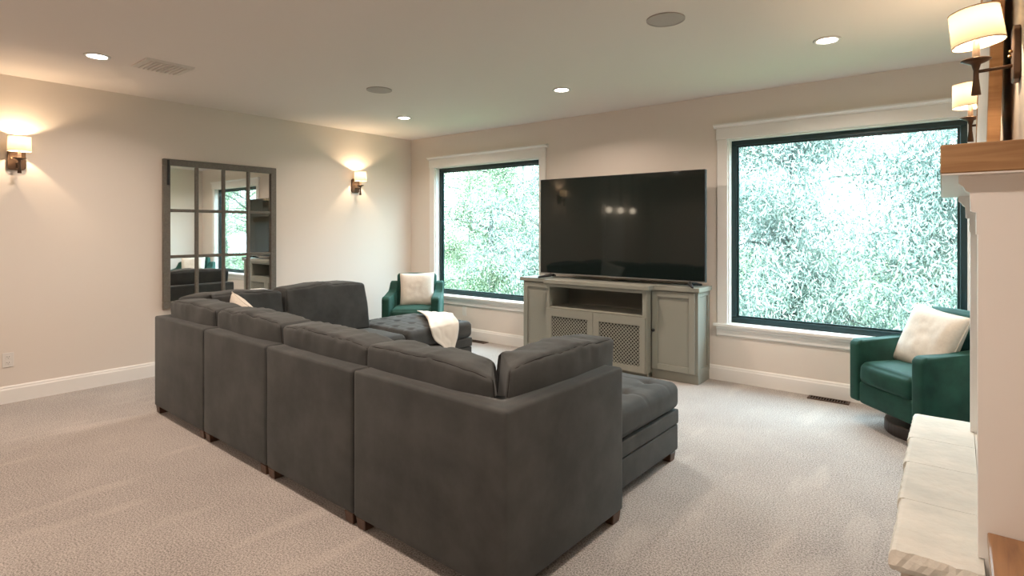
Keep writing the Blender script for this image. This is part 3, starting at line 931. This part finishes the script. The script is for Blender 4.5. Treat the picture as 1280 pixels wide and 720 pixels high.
fr_ = Vector((-0.785, -0.62, 0)); sd = Vector((0.62, -0.785, 0))
def chair_pt(c, rz, x, y, z):
    return Vector(c) + Matrix.Rotation(rz, 3, 'Z') @ Vector((x, y, z))
rzr = ch_r.rotation_euler.z; rzl = ch_l.rotation_euler.z
pillow('cream square throw pillow on the right green armchair', chair_pt((6.065, -0.56, 0), rzr, -0.02, 0.02, 0.665), 0.46, (math.radians(-20), math.radians(6), rzr), 0.16, 3)
pillow('cream square throw pillow on the far green armchair in the corner', chair_pt((0.80, -0.655, 0), rzl, 0.03, 0.06, 0.675), 0.44, (math.radians(-14), math.radians(-2), rzl), 0.14, 5)
pw_ = pillow('cream throw pillow whose corner peeks over the back cushions of the sectional', sofa_at(0.46, 0.50) + Vector((0, 0, 0.685)), 0.42, (math.radians(12), math.radians(16), TH), 0.13, 8)

# ------------------------------------------------------------------ media cabinet and television
def media_cabinet():
    r = empty('media_cabinet', (3.30, -0.02, 0), 0, 'sage grey breakfront media cabinet with lattice doors under the television', 'cabinet')
    cx = 3.30; dy = -0.02
    def B(name, x0, x1, y0, y1, z0, z1, m='cab', bevel=0.002, parent=None):
        return box(name, M[m], parent or r, x0 - cx, x1 - cx, y0 - dy, y1 - dy, z0, z1, bevel=bevel, seg=1)
    wy, cy = -0.33, -0.44          # front planes of the wings and of the centre
    for (x0, x1) in ((2.30, 2.70), (3.87, 4.32)):
        B('wing_box', x0, x1, wy, -0.02, 0.09, 0.865)
        B('plinth', x0 + (0.0 if x0 < 3 else 0), x1 + (0.008 if x1 > 4 else 0), wy + 0.015, -0.02, 0.0, 0.09)
    # shaker doors on the wings
    for (x0, x1, kx) in ((2.315, 2.69, 2.675), (3.885, 4.305, 3.905)):
        d = B('door', x0, x1, wy - 0.008, wy, 0.10, 0.855)
        s = 0.055
        for a, b, c, e in ((x0, x0 + s, 0.10, 0.855), (x1 - s, x1, 0.10, 0.855), (x0 + s, x1 - s, 0.10, 0.10 + s), (x0 + s, x1 - s, 0.855 - s, 0.855)):
            q = B('door_rail', a, b, wy - 0.022, wy - 0.008, c, e, parent=d)
        bm = bmesh.new(); bmesh.ops.create_uvsphere(bm, u_segments=14, v_segments=10, radius=0.016)
        k = bm_obj('knob', bm, M['black'], d, True); k.location = (kx - cx, wy - 0.04 - dy, 0.475)
        bm = bmesh.new(); add_tube(bm, [(kx - cx, wy - 0.022 - dy, 0.475), (kx - cx, wy - 0.035 - dy, 0.475)], 0.007, 8)
        bm_obj('knob_stem', bm, M['black'], d, True)
    # framed right side panel
    x1 = 4.32; s = 0.05
    for a, b, c, e in ((wy, wy + s, 0.09, 0.865), (-0.07, -0.02, 0.09, 0.865), (wy + s, -0.07, 0.09, 0.09 + s), (wy + s, -0.07, 0.865 - s, 0.865)):
        B('side_panel_rail', x1, x1 + 0.012, a, b, c, e)
    # centre section, open shelf above two lattice doors
    X0, X1 = 2.70, 3.87
    B('centre_side', X0, X0 + 0.035, cy, -0.03, 0.055, 0.865); B('centre_side', X1 - 0.045, X1, cy, -0.03, 0.055, 0.865)
    B('shelf_back', X0 + 0.035, X1 - 0.045, -0.05, -0.03, 0.055, 0.865, 'cab_in')
    B('shelf_board', X0 + 0.035, X1 - 0.045, cy + 0.003, -0.05, 0.595, 0.612)
    B('centre_bottom', X0 + 0.035, X1 - 0.045, cy + 0.003, -0.05, 0.055, 0.075)
    B('top_rail', X0 + 0.035, X1 - 0.045, cy, cy + 0.02, 0.828, 0.865)
    B('centre_plinth', X0 + 0.02, X1 - 0.02, cy + 0.06, -0.03, 0.0, 0.055)
    B('centre_partition', 3.285, 3.300, cy + 0.03, -0.05, 0.075, 0.595, 'cab_in')
    for (x0, x1, rx0, rx1) in ((2.705, 3.285, 2.775, 3.222), (3.290, 3.862, 3.358, 3.805)):
        z0, z1 = 0.06, 0.594
        rz0, rz1 = 0.118, 0.515
        d = None
        bm = bmesh.new()
        for a, b, c, e in ((x0, rx0, z0, z1), (rx1, x1, z0, z1), (rx0, rx1, z0, rz0), (rx0, rx1, rz1, z1)):
            add_box(bm, a - cx, b - cx, cy - 0.02 - dy, cy - dy, c, e)
        d = bm_obj('door', bm, M['cab'], r)
        # fretwork: crossing diagonal bars clipped to the opening
        bm = bmesh.new()
        Wd, Hd = rx1 - rx0, rz1 - rz0
        pitch = 0.0365; hwid = 0.0041
        for sg in (1, -1):
            c0 = -Hd
            while c0 < Wd + Hd:
                # line x = c0 + t, z = t (sg=1) or x = c0 - t + ..., clipped
                pts = []
                for sx in (-hwid * 1.414, hwid * 1.414):
                    c = c0 + sx
                    if sg == 1: t0 = max(0, -c); t1 = min(Hd, Wd - c); f0 = (c + t0, t0); f1 = (c + t1, t1)
                    else: t0 = max(0, c - Wd); t1 = min(Hd, c); f0 = (c - t0, t0); f1 = (c - t1, t1)
                    if t1 > t0: pts.append((f0, f1))
                if len(pts) == 2:
                    (a0, a1), (b0, b1) = pts
                    yf = cy - 0.012 - dy + (0.0 if sg == 1 else 0.001)
                    vs = [bm.verts.new((rx0 - cx + p[0], yf, rz0 + p[1])) for p in (a0, a1, b1, b0)]
                    vb = [bm.verts.new((rx0 - cx + p[0], yf + 0.006, rz0 + p[1])) for p in (a0, a1, b1, b0)]
                    bm.faces.new(vs); bm.faces.new(vb[::-1])
                    for i in range(4): bm.faces.new((vs[i], vb[i], vb[(i + 1) % 4], vs[(i + 1) % 4]))
                c0 += pitch
        lt = bm_obj('lattice', bm, M['cab'], d); lt['kind'] = 'stuff'
        B('lattice_shade', rx0, rx1, cy - 0.002, cy + 0.003, rz0, rz1, 'dark_hollow', 0, parent=d)  # dark sheet behind the bars, painting the shade in the openings
    # breakfront top
    bm = bmesh.new()
    poly = [(2.27, -0.02), (2.27, -0.365), (2.665, -0.365), (2.68, -0.375), (2.68, -0.475), (3.905, -0.475), (3.905, -0.375), (3.92, -0.365), (4.355, -0.365), (4.355, -0.02)]
    add_prism(bm, [(a - cx, b - dy) for a, b in poly], 'z', 0.865, 0.905)
    bm_obj('worktop', bm, M['cab'], r, bevel=0.004, seg=2)
media_cabinet()

tv = empty('television', (3.425, -0.24, 0.905), 0, 'very large flat black television standing on the sage grey cabinet', 'television')
tw, tb, tt = 0.945, 0.045, 1.11
box('casing', M['black'], tv, -tw, tw, -0.012, 0.035, tb, tt, bevel=0.004, seg=1)
box('screen', M['screen'], tv, -tw + 0.008, tw - 0.008, -0.0145, -0.011, tb + 0.014, tt - 0.008)
box('bottom_bezel', M['silver'], tv, -tw + 0.002, tw - 0.002, -0.016, -0.012, tb, tb + 0.010)
box('maker_badge', M['silver'], tv, -0.045, 0.045, -0.0185, -0.016, tb - 0.004, tb + 0.008)
bm = bmesh.new(); add_prism(bm, [(0.035, 0.15), (0.075, 0.2), (0.075, 0.75), (0.035, 0.9)], 'x', -0.6, 0.6)
bm_obj('rear_housing', bm, M['black'], tv)
for sx in (-1, 1):
    bm = bmesh.new()
    x = sx * 0.80
    for yy, e in ((-0.15, -0.05), (0.12, 0.05)):
        add_prism(bm, [(x - 0.028, 0.0), (x + 0.028, 0.0), (x + 0.022, 0.012), (x - 0.022, 0.012)], 'y', min(yy, 0), max(yy, 0)) if False else None
    add_tube(bm, [(x - sx * 0.00, 0.01, tb + 0.004), (x, -0.02, 0.030), (x + sx * 0.075, -0.15, 0.0105)], [0.018, 0.019, 0.011], 8)
    add_tube(bm, [(x - sx * 0.00, 0.01, tb + 0.004), (x, 0.03, 0.030), (x + sx * 0.05, 0.15, 0.0105)], [0.018, 0.019, 0.011], 8)
    bm_obj('stand_foot', bm, M['black'], tv, True)

# ------------------------------------------------------------------ fireplace, hearth, mantel
def hearth():
    r = empty('stone_hearth', (6.16, -2.465, 0), 0, 'raised whitewashed stone hearth along the right edge of the photo', 'hearth')
    oy, ox = -2.465, 6.16
    box('hearth_base', M['stone_edge'], r, 6.075 - ox, 6.283 - ox, -3.27 - oy, -1.66 - oy, 0, 0.35)
    ys = [-3.315, -2.862, -2.432, -2.062, -1.615]
    for k in range(4):
        y0, y1 = ys[k] + 0.0015, ys[k + 1] - 0.0015
        xl = 6.050 - 0.030 * (k + 0.5) / 4 + 0.0015 * math.sin(k * 5)
        bm = bmesh.new()
        nx, ny = 14, 24
        # top and chiselled edges: grid box
        def P(i, j, lev):
            fx, fy = i / nx, j / ny
            x = xl + (6.284 - xl) * fx; y = y0 + (y1 - y0) * fy
            z = [0.352, 0.375, 0.40, 0.42][lev]
            if i == 0:
                x += 0.005 * noise.noise(Vector((y * 26, lev * 3.1, k))) + (0.007 if lev in (0, 3) else 0) - 0.002
            if j == 0 and k == 0:
                y += 0.014 * noise.noise(Vector((x * 30, lev * 3.3, 5))) + (0.012 if lev == 3 else 0.014 if lev == 0 else 0)
            if lev == 3:
                z += 0.0018 * noise.noise(Vector((x * 9, y * 9, 2)))
                if i == 0: z -= 0.004
            return (x, y, z)
        T = {}
        def V(i, j, lev):
            if (i, j, lev) not in T: T[(i, j, lev)] = bm.verts.new(P(i, j, lev))
            return T[(i, j, lev)]
        for i in range(nx):
            for j in range(ny):
                bm.faces.new((V(i, j, 3), V(i + 1, j, 3), V(i + 1, j + 1, 3), V(i, j + 1, 3)))
                bm.faces.new((V(i, j, 0), V(i, j + 1, 0), V(i + 1, j + 1, 0), V(i + 1, j, 0)))
        for lev in range(3):
            for j in range(ny):
                bm.faces.new((V(0, j, lev), V(0, j, lev + 1), V(0, j + 1, lev + 1), V(0, j + 1, lev)))
                bm.faces.new((V(nx, j, lev), V(nx, j + 1, lev), V(nx, j + 1, lev + 1), V(nx, j, lev + 1)))
            for i in range(nx):
                bm.faces.new((V(i, 0, lev), V(i + 1, 0, lev), V(i + 1, 0, lev + 1), V(i, 0, lev + 1)))
                bm.faces.new((V(i, ny, lev), V(i, ny, lev + 1), V(i + 1, ny, lev + 1), V(i + 1, ny, lev)))
        for q in bm.verts: q.co.x -= ox; q.co.y -= oy
        o = bm_obj('hearth_stone', bm, M['stone'], r)
        for p in o.data.polygons: p.use_smooth = False
hearth()

def fireplace():
    r = empty('fireplace_surround', (6.6, -2.5, 0), 0, 'white painted fireplace surround with an oak mantel at the right edge', 'fireplace')
    ox, oy = 6.6, -2.5
    def B(name, x0, x1, y0, y1, z0, z1, m='trim', bevel=0.002):
        return box(name, M[m], r, x0 - ox, x1 - ox, y0 - oy, y1 - oy, z0, z1, bevel=bevel, seg=1)
    ZT = 1.622
    B('near_leg', 6.2855, RX - 0.002, -3.20, -3.10, 0.0, ZT, bevel=0)
    B('far_leg', 6.2855, RX - 0.002, -1.80, -1.70, 0.0, ZT, bevel=0)
    B('leg_plinth', 6.278, 6.2855, -3.205, -3.10, 0.4215, 0.45) if False else None
    B('recess_back', 6.345, RX - 0.002, -3.098, -1.802, 0.0, ZT - 0.001)
    B('recess_ledge', 6.286, 6.344, -3.098, -1.802, 0.0, 0.419, 'stone')
    # black fire box insert on the recess face
    B('firebox_frame', 6.325, 6.344, -2.95, -1.95, 0.52, 1.10, 'black')
    B('firebox_glass', 6.320, 6.3245, -2.90, -2.0, 0.56, 1.06, 'screen', 0)
    # oak mantel and the painted fascia below it
    bm = bmesh.new()
    add_prism(bm, [(6.177 - ox, -3.262 - oy), (6.389 - ox, -3.262 - oy), (6.389 - ox, -1.64 - oy), (6.148 - ox, -1.64 - oy)], 'z', ZT + 0.006, 1.718)
    bm_obj('mantel_shelf', bm, M['oak'], r, bevel=0.003, seg=1)
    bm = bmesh.new()
    add_prism(bm, [(6.180 - ox, -3.258 - oy), (6.389 - ox, -3.258 - oy), (6.389 - ox, -1.645 - oy), (6.151 - ox, -1.645 - oy)], 'z', ZT + 0.0005, ZT + 0.0055)
    bm_obj('soffit_board', bm, M['trim'], r)
    B('mantel_shelf_rear', 6.3892, RX - 0.002, -3.262, -1.64, ZT + 0.001, 1.718, 'oak', 0)
    # corbels: profile in x,z taken from the stepped bracket, extruded along y
    def corbel(y0, y1):
        pr = [(6.2855, ZT), (6.222, ZT), (6.222, 1.598), (6.234, 1.588), (6.240, 1.575), (6.250, 1.568), (6.252, 1.512), (6.259, 1.506), (6.266, 1.506), (6.266, 1.436), (6.2855, 1.436)]
        bm = bmesh.new(); add_prism(bm, [(a - ox, b) for a, b in pr], 'y', y0 - oy, y1 - oy)
        bm_obj('corbel', bm, M['trim'], r)
    corbel(-3.20, -3.10); corbel(-1.80, -1.70)
    # slim pilaster strips standing on the hearth in front of the legs
    for y0, y1 in ((-3.20, -3.10), (-1.80, -1.70)):
        B('pilaster', 6.270, 6.2855, y0, y1, 0.4235, 1.436, bevel=0)
fireplace()

lm = empty('leaning_frame', (6.350, -2.15, 1.7185), math.radians(1.6), 'tall pale panel in an oak frame leaning on the mantel between the two sconces', 'picture')
ln = math.radians(1.6)
def lbox(name, m, x0, x1, y0, y1, z0, z1):
    o = box(name, M[m], lm, x0, x1, y0, y1, z0, z1, bevel=0.002, seg=1); o.rotation_euler = (0, ln, 0); return o
lbox('frame_stile', 'oak', -0.055, -0.015, -0.44, -0.405, 0.002, 0.90)
lbox('frame_stile', 'oak', -0.055, -0.015, 0.315, 0.35, 0.002, 0.90)
lbox('frame_rail', 'oak', -0.055, -0.015, -0.405, 0.315, 0.002, 0.06)
lbox('frame_rail', 'oak', -0.055, -0.015, -0.405, 0.315, 0.84, 0.90)
M['pale_face'] = mat('pale_matte', (0.66, 0.63, 0.58, 1), 0.6, mottle=(5, (0.56, 0.56, 0.53, 1), 0.8))  # pale matte colour with faint mottling
lbox('pale_panel', 'pale_face', -0.052, -0.030, -0.405, 0.315, 0.06, 0.84)
lbox('backing_board', 'oak', -0.029, -0.017, -0.405, 0.315, 0.06, 0.84)

# built-in low cabinet with an oak countertop beside the fireplace
bi = empty('built_in_cabinet', (6.6, -4.2, 0), 0, 'low white built-in cabinet with brown wood countertop at the bottom right', 'cabinet')
def bib(name, m, x0, x1, y0, y1, z0, z1, bv=0.003):
    return box(name, M[m], bi, x0 - 6.6, x1 - 6.6, y0 + 4.2, y1 + 4.2, z0, z1, bevel=bv, seg=2)
bib('carcass', 'trim', 6.318, RX - 0.002, -5.0, -3.205, 0.0, 0.47)
bib('countertop', 'oak_top', 6.292, RX - 0.002, -5.03, -3.2025, 0.472, 0.512, 0.006)
bib('cabinet_door', 'trim', 6.302, 6.317, -4.08, -3.22, 0.08, 0.46)
bib('cabinet_door', 'trim', 6.302, 6.317, -4.98, -4.10, 0.08, 0.46)

# three small globe pendants behind the camera (seen as glints in the television)
for i, y in enumerate((-6.15, -6.7, -7.3)):
    g = empty('globe_pendant', (0.15, y, H), 0, 'small white globe pendant far behind the viewpoint, %s of three' % ('first', 'second', 'third')[i], 'pendant', 'globe pendants reflected in the television')
    bm = bmesh.new(); add_tube(bm, [(0, 0, 0), (0, 0, -0.79)], 0.005, 6); bm_obj('cord', bm, M['black'], g, True)
    bm = bmesh.new(); add_lathe(bm, [(0, 0), (0.05, 0), (0.05, -0.02), (0, -0.02)], 20); bm_obj('canopy', bm, M['bronze'], g)
    bm = bmesh.new(); bmesh.ops.create_uvsphere(bm, u_segments=20, v_segments=12, radius=0.07)
    o = bm_obj('globe', bm, M['globe'], g, True); o.location = (0, 0, -0.86)
